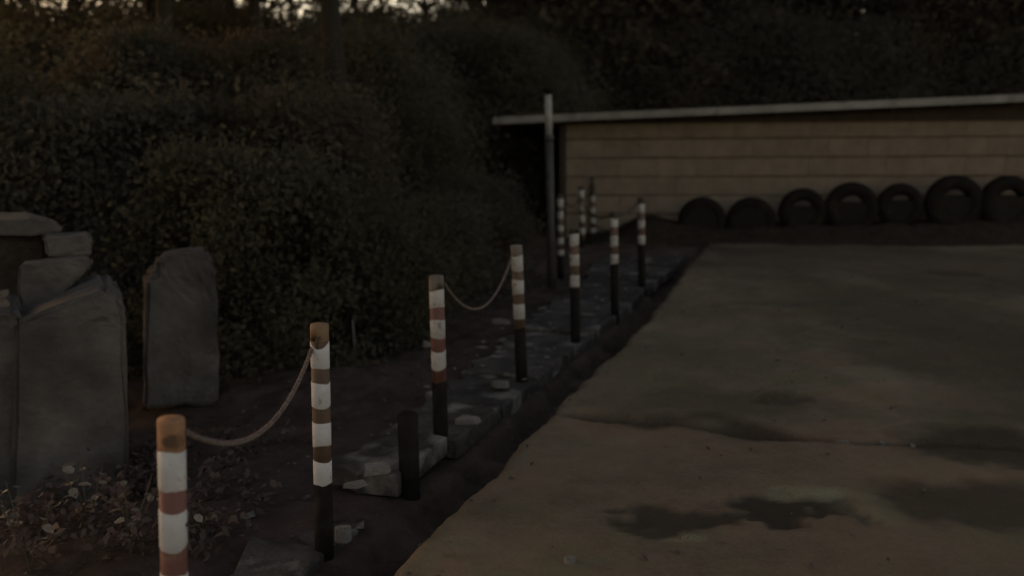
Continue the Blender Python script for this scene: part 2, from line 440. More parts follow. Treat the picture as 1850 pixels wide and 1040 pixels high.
# ------------------------------------------------------------------ walkway of worn slabs
walk = empty('walkway', st(0, 3, -0.2), kind='structure')
rw = random.Random(3)
def slab(sL, sR, t0, t1, z, th=0.12):
    # a broken slab with a wavering outline
    n = 5
    pts = []
    def j(a=0.04): return rw.uniform(-a, a)
    for i in range(n): pts.append(st(sL + (sR - sL) * i / n + j(), t0 + j(), 0))
    for i in range(n): pts.append(st(sR + j(0.008), t0 + (t1 - t0) * i / n, 0))
    for i in range(n): pts.append(st(sR - (sR - sL) * i / n + j(), t1 + j(), 0))
    for i in range(n): pts.append(st(sL + j(0.09), t1 - (t1 - t0) * i / n, 0))
    c = sum(pts, Vector()) / len(pts)
    bm = bmesh.new()
    vs_ = [bm.verts.new(Vector((p.x - c.x, p.y - c.y, 0))) for p in pts]
    f = bm.faces.new(vs_)
    ex = bmesh.ops.extrude_face_region(bm, geom=[f])
    for v in [g for g in ex['geom'] if isinstance(g, bmesh.types.BMVert)]: v.co.z += th
    bmesh.ops.recalc_face_normals(bm, faces=bm.faces)
    top = [e for e in bm.edges if all(v.co.z > th / 2 for v in e.verts)]
    bmesh.ops.bevel(bm, geom=top, offset=0.012, segments=1, affect='EDGES')
    o = link('slab', bm_mesh('slab', bm), M['slab'], walk, Vector((c.x, c.y, z - th)) - walk.location)
    o.rotation_euler = (R(rw.uniform(-1.2, 1.2)), R(rw.uniform(-1.2, 1.2)), 0)
for a in ((-0.34, 0.02, -1.6, 0.02, -0.13), (-0.42, 0.0, 0.72, 1.35, -0.03), (-0.20, -0.02, 0.06, 0.36, -0.17),
          (-0.50, 0.05, 1.40, 2.15, -0.07), (-0.55, 0.05, 2.20, 2.9, -0.09), (-0.62, 0.05, 2.95, 3.7, -0.08),
          (-0.66, 0.05, 3.75, 4.5, -0.10), (-0.70, 0.05, 4.55, 5.35, -0.09),
          (-0.75, 0.06, 5.4, 6.2, -0.10), (-0.8, 0.05, 6.25, 7.1, -0.09), (-0.9, 0.05, 7.15, 8.0, -0.10), (-1.0, 0.05, 8.05, 8.9, -0.09),
          (-1.1, 0.05, 8.95, 9.8, -0.08)):
    slab(*a)

# ------------------------------------------------------------------ shed
GL = on_y(1022, 436, 15.3); GR_ = on_y(1960, 420, 14.35)     # front wall line
gdir = Vector((GR_.x - GL.x, GR_.y - GL.y, 0)); glen = gdir.length; gdir.normalize()
gang = math.atan2(gdir.y, gdir.x)
shed = empty('shed', (GL.x, GL.y, 0), (0, 0, gang), label='low block shed with a grey sloping sheet roof behind the row of tyres', cat='shed')
WALL_TOP, DEEP = 1.94, 4.6
CH, BL = 0.316, 0.62
core = bmesh.new()
bmesh.ops.create_cube(core, size=1)
for v in core.verts: v.co = Vector(((v.co.x + 0.5) * (glen - 0.04) + 0.02, (v.co.y + 0.5) * (DEEP - 0.06) + 0.05, (v.co.z + 0.5) * (WALL_TOP + 0.4) - 0.4))
link('wall', bm_mesh('wall', core), M['mortar'], shed)
rb = random.Random(11)
bvars = [box_me('block', BL - 0.002, 0.09, CH - 0.02, 0.003, 0.003, rb) for _ in range(6)]
hvars = [box_me('half_block', BL / 2 - 0.002, 0.09, CH - 0.02, 0.003, 0.003, rb) for _ in range(2)]
z0 = -0.266
for r_ in range(7):
    x = 0.0
    zc = z0 + (r_ + 0.5) * CH
    first = r_ % 2 == 0
    while x < glen - 0.1:
        half = first or x + BL > glen
        me = rb.choice(hvars if half else bvars); wd = BL / 2 if half else BL
        link('block', me, M['block'], shed, (x + wd / 2, 0.03 + rb.uniform(-0.003, 0.003), zc + rb.uniform(-0.003, 0.003)), (0, rb.uniform(-0.004, 0.004), 0))
        x += wd; first = False
# left end wall: boards kept dark in colour for the shade on that side
bd = box_me('shade_board', 0.026, 0.178, 2.3, 0.004)
for i in range(25):
    link('shade_board', bd, M['darkwood'], shed, (-0.012 + rb.uniform(-0.004, 0.004), 0.12 + 0.186 * i, 0.9))
cp = box_me('corner_post', 0.10, 0.10, 2.42, 0.006)
link('corner_post', cp, M['darkwood'], shed, (-0.06, -0.0, 0.82))
# roof: gently sloping sheet, rising to the right, overhanging left and front
def inv(p): return (Matrix.Rotation(-gang, 4, 'Z') @ (p - shed.location))
OV = 0.42
yl = -OV
Lp = inv(on_y(890, 219, GL.y - OV)); Rp = inv(on_y(1850, 178, GL.y - OV + (on_y(1850, 178, 14.2).x - GL.x) * math.tan(gang)))
slope = (Rp.z - Lp.z) / (Rp.x - Lp.x)
def rz(x): return Lp.z + slope * (x - Lp.x)
x0, x1 = Lp.x, glen + 0.4
v, f = [], []
nc = 150
ths = 0.018
for k in range(2):
    for i in range(nc + 1):
        xx = x0 + (x1 - x0) * i / nc
        wob = 0.011 * math.sin(2 * math.pi * (xx - x0) / 0.145)
        for yy in (yl - 0.03, DEEP + 0.3):
            v.append((xx, yy, rz(xx) + 0.012 + wob + ths * k + 0.02))
for i in range(nc):
    a = i * 2; b = (nc + 1) * 2 + i * 2
    f += [(a, a + 2, a + 3, a + 1), (b, b + 1, b + 3, b + 2), (a, b, b + 2, a + 2), (a + 1, a + 3, b + 3, b + 1)]
b = (nc + 1) * 2
f += [(0, 1, b + 1, b), (2 * nc, b + 2 * nc, b + 2 * nc + 1, 2 * nc + 1)]
roof = link('roof', mesh('roof', v, f), M['roofsheet'], shed)
def beam(name, y, h, t, zoff, m, par, xa=None, xb=None):
    xa = x0 if xa is None else xa; xb = x1 if xb is None else xb
    vv = [(xx, yy, rz(xx) + zz) for xx in (xa, xb) for yy in (y - t / 2, y + t / 2) for zz in (zoff - h / 2, zoff + h / 2)]
    ff = [(0, 1, 3, 2), (4, 6, 7, 5), (0, 4, 5, 1), (2, 3, 7, 6), (0, 2, 6, 4), (1, 5, 7, 3)]
    return link(name, mesh(name, vv, ff), m, par)
beam('fascia', yl - 0.05, 0.115, 0.03, 0.008, M['roofsheet'], roof)
beam('purlin', -0.2, 0.08, 0.08, -0.05, M['darkwood'], roof)
beam('purlin', DEEP, 0.08, 0.08, -0.05, M['darkwood'], roof)
# dark gable boards closing the wedge between level wall top and sloping roof
xa = 0.0
gb = mesh('gable_boarding', [(p, q, s) for q in (-0.06, -0.025) for (p, s) in ((0.0, 1.885), (glen, 1.885), (glen, rz(glen) - 0.10), (0.0, max(rz(0.0) - 0.10, 1.895)))],
          [(0, 1, 2, 3), (7, 6, 5, 4), (0, 4, 5, 1), (1, 5, 6, 2), (2, 6, 7, 3), (3, 7, 4, 0)])
link('gable_boarding', gb, M['darkwood'], shed)
rf = box_me('rafter', 0.06, OV + 0.5, 0.09, 0.004)
xx = x0 + 0.1
while xx < glen:
    link('rafter', rf, M['darkwood'], roof, (xx, 0.06, rz(xx) - 0.05))
    xx += 0.9

# ------------------------------------------------------------------ dark earth bed under the tyres
bx0 = on_z(1062, 440).x; bx1 = GR_.x + 1.0
nx_, ny_ = 150, 26
v, f = [], []
for i in range(nx_ + 1):
    x = bx0 + (bx1 - bx0) * i / nx_
    ywall = GL.y + (x - GL.x) * math.tan(gang) - 0.02
    for j in range(ny_ + 1):
        q = j / ny_
        y = ywall - 1.3 * q - 0.15 * float(fbm(np.array([x]), np.array([3.0]), 0.9, 3)[0]) * q
        h = (0.13 + 0.026 * (x - bx0) + 0.16 * math.exp(-((x - bx0 - 1.1) / 0.45) ** 2)) * (1 - sst(0.5, 0.95, q)) * sst(0, 0.12, i / nx_)
        z = float(h) - 0.3 * float(sst(0.9, 1.0, q)) - 0.05 * (i in (0, nx_)) + 0.05 * float(fbm(np.array([x]), np.array([y]), 3, 4)[0]) * (q < 0.97)
        v.append((x, y, z + 0.02))
for i in range(nx_):
    for j in range(ny_):
        a = i * (ny_ + 1) + j
        f.append((a, a + 1, a + ny_ + 2, a + ny_ + 1))
bed = link('soil_bed', mesh('soil_bed', v, f, True), M['packed'])
bed['kind'] = 'structure'

# ------------------------------------------------------------------ tyres
def tire_meshes(Ro, W, Ri):
    prof = []
    hw = W / 2
    pts = [(Ri, -hw * 0.62), (Ri + 0.03, -hw * 0.80), ((Ri + Ro) / 2, -hw), (Ro - 0.05, -hw * 0.92), (Ro - 0.012, -hw * 0.72), (Ro, -hw * 0.4),
           (Ro, hw * 0.4), (Ro - 0.012, hw * 0.72), (Ro - 0.05, hw * 0.92), ((Ri + Ro) / 2, hw), (Ri + 0.03, hw * 0.8), (Ri, hw * 0.62),
           (Ri + 0.035, hw * 0.55), (Ro - 0.06, hw * 0.7), (Ro - 0.045, 0), (Ro - 0.06, -hw * 0.7), (Ri + 0.035, -hw * 0.55), (Ri, -hw * 0.62)]
    n = 40
    cas = lathe('casing', pts, n, True, False)
    v, f = [], []
    nl = 44
    for k in range(nl):
        for side in (-1, 1):
            a0 = 2 * math.pi * (k + 0.25 * side) / nl; da = 2 * math.pi / nl * 0.33
            b0 = len(v)
            for (aa, zz) in ((a0 - da, 0.06 * hw), (a0 + da, 0.06 * hw), (a0 + da + 0.03, 0.75 * hw), (a0 - da + 0.03, 0.75 * hw)):
                for rr in (Ro - 0.016, Ro + (0.012 if zz < 0.5 * hw else 0.0)):
                    v.append((rr * math.cos(aa), rr * math.sin(aa), zz * side))
            for i in range(4):
                j = (i + 1) % 4
                f.append((b0 + 2 * i, b0 + 2 * j, b0 + 2 * j + 1, b0 + 2 * i + 1))
            f.append((b0 + 1, b0 + 3, b0 + 5, b0 + 7))
    return cas, mesh('tread', v, f)
def fill_mesh(Ri, W, level, full):
    # earth heaped inside the tyre, up to `level` (local y, along the upright axis)
    n = 18; v = []; f = []
    rf_ = Ri + 0.05
    outline = []
    for i in range(n + 1):
        a = math.pi + math.pi * i / n
        a0 = math.asin(max(-1, min(1, level / rf_)))
        ang = math.pi - a0 + (math.pi + 2 * a0) * i / n
        outline.append((rf_ * math.cos(ang), rf_ * math.sin(ang)))
    dep = 0.44 if full else 0.36
    for z in (-W * dep, W * dep):
        for p in outline: v.append((p[0], p[1] + random.uniform(-0.01, 0.01), z))
    m = len(outline)
    f.append(tuple(range(m))); f.append(tuple(reversed(range(m, 2 * m))))
    for i in range(m):
        j = (i + 1) % m
        f.append((i, i + m, j + m, j))
    return mesh('soil_fill', v, f)
TIRES = [  # centre px, top py, width px, fill, label
    (1269, 357, 82, 'full', 'leftmost small tyre at the bed end, its hole packed full of earth'),
    (1358, 357, 84, 'full', 'second small earth-packed tyre, next to the leftmost one'),
    (1451, 341, 80, 'half', 'small open tyre just right of the two earth-packed tyres'),
    (1540, 330, 90, 'half', 'medium open tyre with a wide pale slot, fourth from the left'),
    (1628, 332, 76, 'half', 'narrowest open tyre, between two larger open tyres'),
    (1727, 317, 97, 'half', 'large tall open tyre second from the right end'),
    (1824, 318, 96, 'half', 'large open tyre at the right edge of the wall, furthest right'),
]
rt = random.Random(4)
for (px, ty, wpx, fill, lab) in TIRES:
    top = on_y(px, ty, 14.15)
    yb = GL.y + (top.x - GL.x) * math.tan(gang) - 0.55
    top = on_y(px, ty, yb)
    Ro = wpx / 2 * yb / F / math.cos(R(PITCH)) * 1.0
    root = empty('tire', (top.x, yb, top.z - 2 * Ro), (0, 0, gang + R(rt.uniform(-7, 7))), label=lab, cat='tyre', group='old tyres standing along the wall')
    cas, trd = tire_meshes(Ro, 0.24, Ro * 0.5)
    rot = (R(90), 0, 0)
    link('casing', cas, M['tire'], root, (0, 0, Ro), rot)
    t_ = link('tread', trd, M['tire'], root, (0, 0, Ro), rot); t_['kind'] = 'stuff'
    lv = Ro * 0.6 if fill == 'full' else Ro * 0.24
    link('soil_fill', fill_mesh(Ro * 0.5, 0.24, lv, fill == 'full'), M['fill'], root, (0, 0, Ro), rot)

# ------------------------------------------------------------------ steel pole at the corner of the roof
pb = on_z(997, 508, -0.15)
pt = on_y(990, 158, pb.y)
ax = (pt - pb); H = ax.length
pole = empty('pole', pb, ax.to_track_quat('Z', 'Y').to_euler(), label='tall slim grey pipe pole with a dark cap in front of the roof end', cat='pole')
link('lower_pipe', lathe('lower_pipe', [(0.052, -0.3), (0.052, H * 0.74)], 20), M['pole_dusk'], pole)
link('upper_pipe', lathe('upper_pipe', [(0.045, H * 0.74), (0.045, H - 0.09)], 20), M['galv'], pole)
link('collar', lathe('collar', [(0.060, H * 0.73), (0.060, H * 0.76)], 20), M['pole_dusk'], pole)
link('cap', lathe('cap', [(0.035, H - 0.10), (0.035, H - 0.05), (0.085, H - 0.045), (0.075, H - 0.015), (0.03, H)], 18), M['tar'], pole)

# ------------------------------------------------------------------ striped posts
PL = ['nearest striped post, cut off by the bottom edge, with a broad orange top',
      'striped post holding the high end of the nearest rope, with four white bands',
      'striped post just behind the short black stake, leaning slightly left',
      'striped post at the high end of the middle rope, before the dark trees',
      'striped post with a slanting white top band, fifth along the row',
      'striped post sixth along the row, below the shed wall with a dark top',
      'last striped post of the long row, just left of the tyres',
      'slim striped post beside the grey pipe pole, with five small white bands',
      'slim striped post between the pole-side post and the hook-topped post',
      'slim striped post with a dark hooked top, highest against the shed wall']
post_top, post_ax = [], []
rp = random.Random(21)
for i, p in enumerate(POSTS):
    zb = -0.12
    B = on_z(*p['base'], zb)
    T = on_y(*p['top'], B.y)
    ax = T - B; H = ax.length; ax.normalize()
    tot = p['base'][1] - p['top'][1]
    def h(py, p=p, B=B, ax=ax, H=H):       # height along the post of a pixel row
        lo, hi = 0.0, H
        for _ in range(30):
            m_ = (lo + hi) / 2
            q = CM.inverted() @ (B + ax * m_)
            yy = 520 - F * q.y / -q.z
            if yy > py: lo = m_
            else: hi = m_
        return (lo + hi) / 2
    # thickness from pixel width at the post's middle
    q = CM.inverted() @ (B + ax * H * 0.8)
    rad = p['w'] / 2 * (-q.z) / F * 0.97
    root = empty('striped_post', B, ax.to_track_quat('Z', 'Y').to_euler(), label=PL[i], cat='post',
                 group='red and white striped posts along the walkway')
    zf = h(p['foot'])
    n = 20
    def jag(a): 
        ph = rp.uniform(0, 6.28)
        return [a * (0.6 * math.sin(2 * math.pi * k / n + ph) + 0.4 * math.sin(4 * math.pi * k / n + 2 * ph) + rp.uniform(-0.15, 0.15)) for k in range(n)]
    link('shaft', lathe('shaft', [(rad * 0.965, zf - 0.05), (rad * 0.965, H - p['cap'] / tot * H * 0.5)], n), M['red' if i in (0, 2) else 'brown'], root)
    zc = h(p['top'][1] + p['cap'])
    link('top_band', lathe('top_band', [(rad * 0.97, zc), (rad * 0.985, zc + 0.003), (rad * 0.985, H - 0.006), (rad * 0.93, H), (rad * 0.3, H + 0.001)], n, jag=[jag(0.006), None, None, None, None]), M[('cap', 'cap_brown', 'cap_grey', 'cap_grey')[i] if i < 4 else 'cap_dark'], root)
    link('black_foot', lathe('black_foot', [(rad * 1.02, -0.30), (rad * 1.03, zf * 0.5), (rad * 1.0, zf), (rad * 0.96, zf + 0.004)], n, jag=[None, None, jag(0.012), jag(0.012)]), M['tar'], root)
    for (a, b) in p['bands']:
        za, zb_ = h(b), h(a)
        j1, j2 = jag(0.009), jag(0.009)
        if i in (1, 2) and (a, b) == p['bands'][0]:   # band cut aslant at its left side
            j2 = [x - 0.03 * max(0, -math.cos(2 * math.pi * k / n)) for k, x in enumerate(j2)]
        if i == 4 and (a, b) == p['bands'][0]:
            j2 = [x - 0.05 * max(0, -math.cos(2 * math.pi * k / n)) for k, x in enumerate(j2)]
        link('white_band', lathe('white_band', [(rad * 0.97, za), (rad * 1.0, za + 0.002), (rad * 1.0, zb_ - 0.002), (rad * 0.97, zb_)], n, jag=[j1, j1, j2, j2]), M['white'] if i < 2 else M['grimy_shaded'], root)
    if i == 0:
        bo = lathe('bolt', [(0.007, -0.004), (0.007, 0.006), (0.004, 0.009)], 8)
        zz = h(945)
        link('bolt', bo, M['bolt'], root, (0, -rad, zz), (R(90), 0, 0))
    if i == 9:
        vv, ff = [], []
        hook = [(0, 0, H - 0.02), (0, 0, H + 0.03), (0.02, 0, H + 0.075), (-0.01, 0, H + 0.10), (-0.05, 0, H + 0.085)]
        tube(vv, ff, hook, 0.022, 8)
        link('hook', mesh('hook', vv, ff, True), M['bolt'], root)
    if i in (0, 1, 3, 6):
        vv, ff = [], []
        tube(vv, ff, [(0.024 * math.cos(a) + rad * 0.97 * (1 if i == 0 else -1), 0, H - (0.075 if i else 0.055) + 0.024 * math.sin(a)) for a in np.linspace(0, 6.2, 14)], 0.005, 5)
        link('eye_ring', mesh('eye_ring', vv, ff, True), M['bolt'], root)
    post_top.append(B + ax * H); post_ax.append((B, ax, H, rad))

# ------------------------------------------------------------------ ropes between the posts
def rope(a, b, sag, label, rad=0.011, m='rope', skew=0.5):
    a = Vector(a); b = Vector(b)
    L_ = (b - a).length
    n = int(L_ / 0.012)
    path = []
    for k in range(n + 1):
        t = k / n
        p = a.lerp(b, t)
        p.z -= sag * 4 * t * (1 - t) * (1 + (0.5 - t) * 2 * (skew - 0.5))
        path.append(p)
    v, f = [], []
    for s in range(3):
        pts = []
        for k, p in enumerate(path):
            t = (path[min(k + 1, n)] - path[max(k - 1, 0)]).normalized()
            u = t.cross(Vector((0, 0, 1))).normalized(); w_ = u.cross(t)
            q = 2 * math.pi * (k * 0.012 / 0.075 + s / 3)
            pts.append(p + (u * math.cos(q) + w_ * math.sin(q)) * rad * 0.55)
        tube(v, f, pts, rad * 0.58, 5)
    # end knots
    me = mesh('rope', v, f, True)
    o = link('rope', me, M[m])
    me.transform(Matrix.Translation(-a)); o.location = a
    tag(o, label, 'rope', 'sagging ropes between the striped posts')
    return o
def at_post(i, px, py): 
    return on_y(px, py, post_ax[i][0].y)
rope(at_post(0, 334, 778), at_post(1, 566, 622), 0.19, 'nearest pale rope sagging from the orange-topped post up to the next post', 0.0098)
rope(at_post(2, 803, 512), at_post(3, 925, 463), 0.26, 'pale rope drooping against the dark wood between third and fourth post', 0.0085)
rope(at_post(5, 1110, 389), at_post(6, 1154, 362), 0.06, 'short dark rope rising across the wall to the last post of the row', 0.012, 'rope_dark')
rope(at_post(7, 1018, 358), at_post(8, 1049, 352), 0.14, 'dark rope between the pole-side post and its slim neighbour', 0.012, 'rope_dark')
rope(at_post(8, 1052, 368), at_post(5, 1108, 388), 0.10, 'dark rope closing the walkway from a slim post to the long row', 0.012, 'rope_dark')
rope(at_post(9, 1073, 405), at_post(6, 1154, 395), 0.13, 'lower dark rope hanging in front of the wall foot', 0.011, 'rope_dark')

# ------------------------------------------------------------------ black stake in the ditch
kb = on_z(741, 905, -0.22); kt = on_y(737, 745, kb.y)
kh = kt.z - kb.z
stake = lathe('stake', [(0.055, -0.3), (0.056, kh - 0.012), (0.045, kh), (0.01, kh + 0.002)], 14)
o = link('stake', stake, M['tar'], None, kb)
tag(o, 'short black unpainted stake standing in the dark ditch', 'stake')

# ------------------------------------------------------------------ old concrete on the left
def prism(name, pts, y, th, m, label, cat, group=None, bev=0.03, base=None, tilt=0.0):
    # the face stands square to the line of sight, at distance y
    cx = (min(q[0] for q in pts) + max(q[0] for q in pts)) / 2
    A0 = on_y(cx, 600, y)
    nv = Vector((A0.x, A0.y, 0)).normalized(); sv = Vector((nv.y, -nv.x, 0))
    E0 = Vector((0, 0, EYE))
    P = []
    for q in pts:
        d = ray(*q); P.append(E0 + d * ((A0 - E0).dot(nv) / d.dot(nv)))
    tilt = math.atan2(sv.y, sv.x)
    zmin = min(p.z for p in P)
    org = Vector((A0.x, A0.y, zmin)) + nv * (th / 2)
    bm = bmesh.new()
    fr = [bm.verts.new(((p - A0).dot(sv), -th / 2, p.z - zmin)) for p in P]
    bk = [bm.verts.new(((p - A0).dot(sv) + random.uniform(-.03, .03), th / 2, p.z - zmin + random.uniform(-.02, .02))) for p in P]
    bm.faces.new(fr); bm.faces.new(list(reversed(bk)))
    n = len(P)
    for i in range(n):
        j = (i + 1) % n
        bm.faces.new((fr[i], bk[i], bk[j], fr[j]))
    bmesh.ops.recalc_face_normals(bm, faces=bm.faces)
    bmesh.ops.bevel(bm, geom=bm.edges[:], offset=bev, segments=2, affect='EDGES')
    bmesh.ops.triangulate(bm, faces=bm.faces)
    bmesh.ops.subdivide_edges(bm, edges=[e for e in bm.edges if e.calc_length() > 0.10], cuts=5, use_grid_fill=True)
    rr = random.Random(len(pts) * 7 + int(y * 10))
    for v_ in bm.verts:
        a = np.array([[v_.co.x * 3 + v_.co.y * 2]]); b = np.array([[v_.co.z * 3 + y]])
        k = (0.022 if bev > 0.025 else 0.012) * float(fbm(a, b, 2.6, 4)[0, 0])
        k2 = 0.014 * float(fbm(a, b, 9, 3)[0, 0])
        v_.co += Vector((k + k2, k * 0.8 - k2, k + 0.6 * k2))
    o = link(name, bm_mesh(name, bm), m, None, org, (0, 0, tilt))
    return tag(o, label, cat, group)
g = 'broken concrete blocks on the left'
prism('concrete_block', [(20, 585), (120, 545), (190, 520), (220, 534), (229, 590), (236, 930), (20, 950)], 5.0, 0.75, M['concrete'], 'large concrete block with a rounded top right corner, by the left edge', 'concrete block', g)
prism('concrete_block', [(-90, 556), (30, 552), (46, 590), (52, 960), (-90, 960)], 4.85, 0.5, M['concrete'], 'upright concrete column at the left edge beside the large block', 'concrete block', g)
prism('concrete_slab', [(34, 478), (110, 472), (168, 466), (168, 480), (120, 526), (70, 600), (34, 600)], 5.35, 0.30, M['concrete'], 'slanting broken slab wedged above the large block, pale along its top edge', 'concrete slab', g, 0.015)
prism('concrete_slab', [(-80, 396), (60, 398), (108, 406), (112, 420), (60, 426), (-80, 428)], 5.75, 0.5, M['concrete'], 'topmost thin slab of the pile by the left edge', 'concrete slab', g, 0.012)
prism('concrete_slab', [(80, 430), (160, 425), (168, 433), (166, 462), (84, 464)], 5.6, 0.45, M['concrete'], 'short thick slab lying just above the slanting slab', 'concrete slab', g, 0.012)
prism('concrete_block', [(-80, 430), (78, 430), (82, 466), (160, 468), (164, 850), (-80, 860)], 5.85, 0.5, M['soil'], 'dark earthy block holding up the slab pile', 'concrete block', g, 0.02)
prism('concrete_block', [(282, 466), (330, 459), (378, 456), (388, 466), (393, 560), (397, 730), (258, 740), (264, 505), (280, 498)], 6.5, 0.4, M['concrete'], 'separate pale upright block standing alone right of the pile', 'concrete block', g)

# ------------------------------------------------------------------ rubble on the walkway and stones on the lot
rs = random.Random(9)
def rock_me(seed, name='chunk'):
    r_ = random.Random(seed)
    bm = bmesh.new()
    n = r_.randint(5, 7)
    ang = sorted(2 * math.pi * (k + r_.uniform(-0.35, 0.35)) / n for k in range(n))
    lo = [bm.verts.new((0.5 * math.cos(t) * r_.uniform(0.7, 1.05), 0.5 * math.sin(t) * r_.uniform(0.7, 1.05), -0.5)) for t in ang]
    hi = [bm.verts.new((v_.co.x * r_.uniform(0.72, 0.95), v_.co.y * r_.uniform(0.72, 0.95), r_.uniform(0.2, 0.5))) for v_ in lo]
    bm.faces.new(lo); bm.faces.new(hi)
    for k in range(n): bm.faces.new((lo[k], lo[(k + 1) % n], hi[(k + 1) % n], hi[k]))
    bmesh.ops.triangulate(bm, faces=bm.faces)
    bmesh.ops.recalc_face_normals(bm, faces=bm.faces)
    bmesh.ops.bevel(bm, geom=bm.edges[:], offset=0.035, segments=1, affect='EDGES')
    return bm_mesh(name, bm)
rocks = [rock_me(k) for k in range(5)]
CH_ = [  # px, py, z, size(x,y,z), label
    (905, 690, -0.03, (0.16, 0.10, 0.05), 'flat pale concrete chunk at the walkway edge beside the fourth post foot'),
    (845, 755, -0.03, (0.20, 0.12, 0.05), 'broad pale concrete chunk right of the leaning third post foot'),
    (680, 842, 0.0, (0.22, 0.10, 0.05), 'pale slab fragment lying left of the black stake'),
    (640, 868, 0.0, (0.16, 0.08, 0.03), 'thin pale fragment on the slab edge beyond the second post'),
    (772, 618, 0.0, (0.09, 0.07, 0.05), 'small pale lump sticking out left of the third post'),
    (620, 960, -0.1, (0.10, 0.09, 0.08), 'rounded pale chunk at the foot of the second post'),
    (905, 578, -0.05, (0.22, 0.12, 0.05), 'long pale chunk behind the fourth post'),
    (1595, 797, 0.0, (0.05, 0.04, 0.03), 'small white stone beside the crack in the dirt lot'),
    (1520, 797, 0.0, (0.12, 0.035, 0.025), 'thin white sliver lying in the crack of the dirt lot'),
    (1650, 800, 0.0, (0.035, 0.03, 0.025), 'tiny pale stone right of the other crack stones'),
    (1030, 1020, 0.0, (0.06, 0.05, 0.04), 'reddish stone at the bottom edge of the lot'),
]
for i, (px, py, z, sz, lab) in enumerate(CH_):
    p = on_z(px, py, z)
    z = max(ground_z(p.x, p.y), z - 0.02)
    o = link('stone', rocks[i % 5], M['rubble'], None, (p.x, p.y, z + sz[2] * 0.2), (rs.uniform(-.1, .1), rs.uniform(-.1, .1), rs.uniform(-.4, .4)), sz)
    tag(o, lab, 'stone', 'loose stones and concrete chunks')

def scatter_quads(name, n, fn, size, m, flat=0.35, seed=1, asp=0.55):
    rg = np.random.RandomState(seed)
    pts = fn(rg, n)
    n = len(pts)
    a = rg.uniform(0, 2 * np.pi, n); t1 = rg.normal(0, flat, n); t2 = rg.normal(0, flat, n)
    s = rg.uniform(size[0], size[1], n)
    u = np.stack([np.cos(a), np.sin(a), t1], -1); u /= np.linalg.norm(u, axis=1)[:, None]
    w_ = np.stack([-np.sin(a), np.cos(a), t2], -1); w_ /= np.linalg.norm(w_, axis=1)[:, None]
    V = np.empty((n, 4, 3))
    V[:, 0] = pts - u * s[:, None]; V[:, 2] = pts + u * s[:, None]
    cu = np.zeros((n, 3)); cu[:, 2] = s * 0.2
    V[:, 1] = pts + w_ * (s * asp)[:, None] + cu; V[:, 3] = pts - w_ * (s * asp)[:, None] + cu
    me = quads_mesh(name, V)
    return me
def quads_mesh(name, V):
    n = len(V)
    me = bpy.data.meshes.new(name)
    me.vertices.add(n * 4); me.loops.add(n * 4); me.polygons.add(n)
    me.vertices.foreach_set('co', V.reshape(-1))
    me.loops.foreach_set('vertex_index', np.arange(n * 4))
    me.polygons.foreach_set('loop_start', np.arange(n) * 4)
    me.update(calc_edges=True)
    return me
def litter_pts(rg, n):
    x = rg.uniform(-6, 1.2, n * 3); y = rg.uniform(2.0, 14, n * 3)
    s = s_of(x, y)
    k = (s < -0.35) & (rg.rand(n * 3) < np.where(s < -0.9, 1.0, 0.25))
    x, y = x[k][:n], y[k][:n]
    z = terrain(x[None], y[None])[0][0] + 0.012
    return np.stack([x, y, z], -1)
o = link('leaf_litter', scatter_quads('leaf_litter', 4200, litter_pts, (0.010, 0.028), M['litter'], seed=3), M['litter'])
tag(o, kind='stuff')
def lotleaf_pts(rg, n):
    x = rg.uniform(-0.6, 7, n * 2); y = rg.uniform(2.6, 14, n * 2)
    s = s_of(x, y)
    edge = np.exp(-((s - 0.35) / 0.25) ** 2)
    k = (s > 0.05) & (rg.rand(n * 2) < 0.10 + 0.9 * edge)
    x, y = x[k][:n], y[k][:n]
    return np.stack([x, y, terrain(x[None], y[None])[0][0] + 0.008], -1)
o = link('fallen_leaves', scatter_quads('fallen_leaves', 2600, lotleaf_pts, (0.008, 0.024), M['litter'], seed=8), M['litter'])
tag(o, kind='stuff')
# pebbles: small 8-sided stones joined
rg = np.random.RandomState(12)
oct_v = np.array([(1, 0, 0), (0, 1, 0), (-1, 0, 0), (0, -1, 0), (0, 0, 0.7), (0, 0, -0.7)], float)
oct_f = [(0, 1, 4), (1, 2, 4), (2, 3, 4), (3, 0, 4), (1, 0, 5), (2, 1, 5), (3, 2, 5), (0, 3, 5)]
v, f = [], []
px_ = rg.uniform(-1.5, 7.5, 6000); py_ = rg.uniform(2.4, 14, 6000)
ss = s_of(px_, py_)
keep = (ss > -0.6) & (rg.rand(6000) < np.where(ss < 0.7, 0.4, 0.10))
pz_ = terrain(px_[None], py_[None])[0][0]
for x, y, z in zip(px_[keep], py_[keep], pz_[keep]):
    s = 0.003 + 0.008 * rg.rand() ** 3
    a = rg.uniform(0, 6.28); ca, sa = math.cos(a), math.sin(a)
    b = len(v); e = rg.uniform(0.6, 1.4)
    for q in oct_v: v.append((x + s * (q[0] * ca * e - q[1] * sa), y + s * (q[0] * sa * e + q[1] * ca), z + s * q[2] + s * 0.3))
    f += [tuple(b + i for i in t) for t in oct_f]
o = link('gravel', mesh('gravel', v, f), M['pebble'])
tag(o, kind='stuff')
v, f = [], []
rub = np.random.RandomState(44)
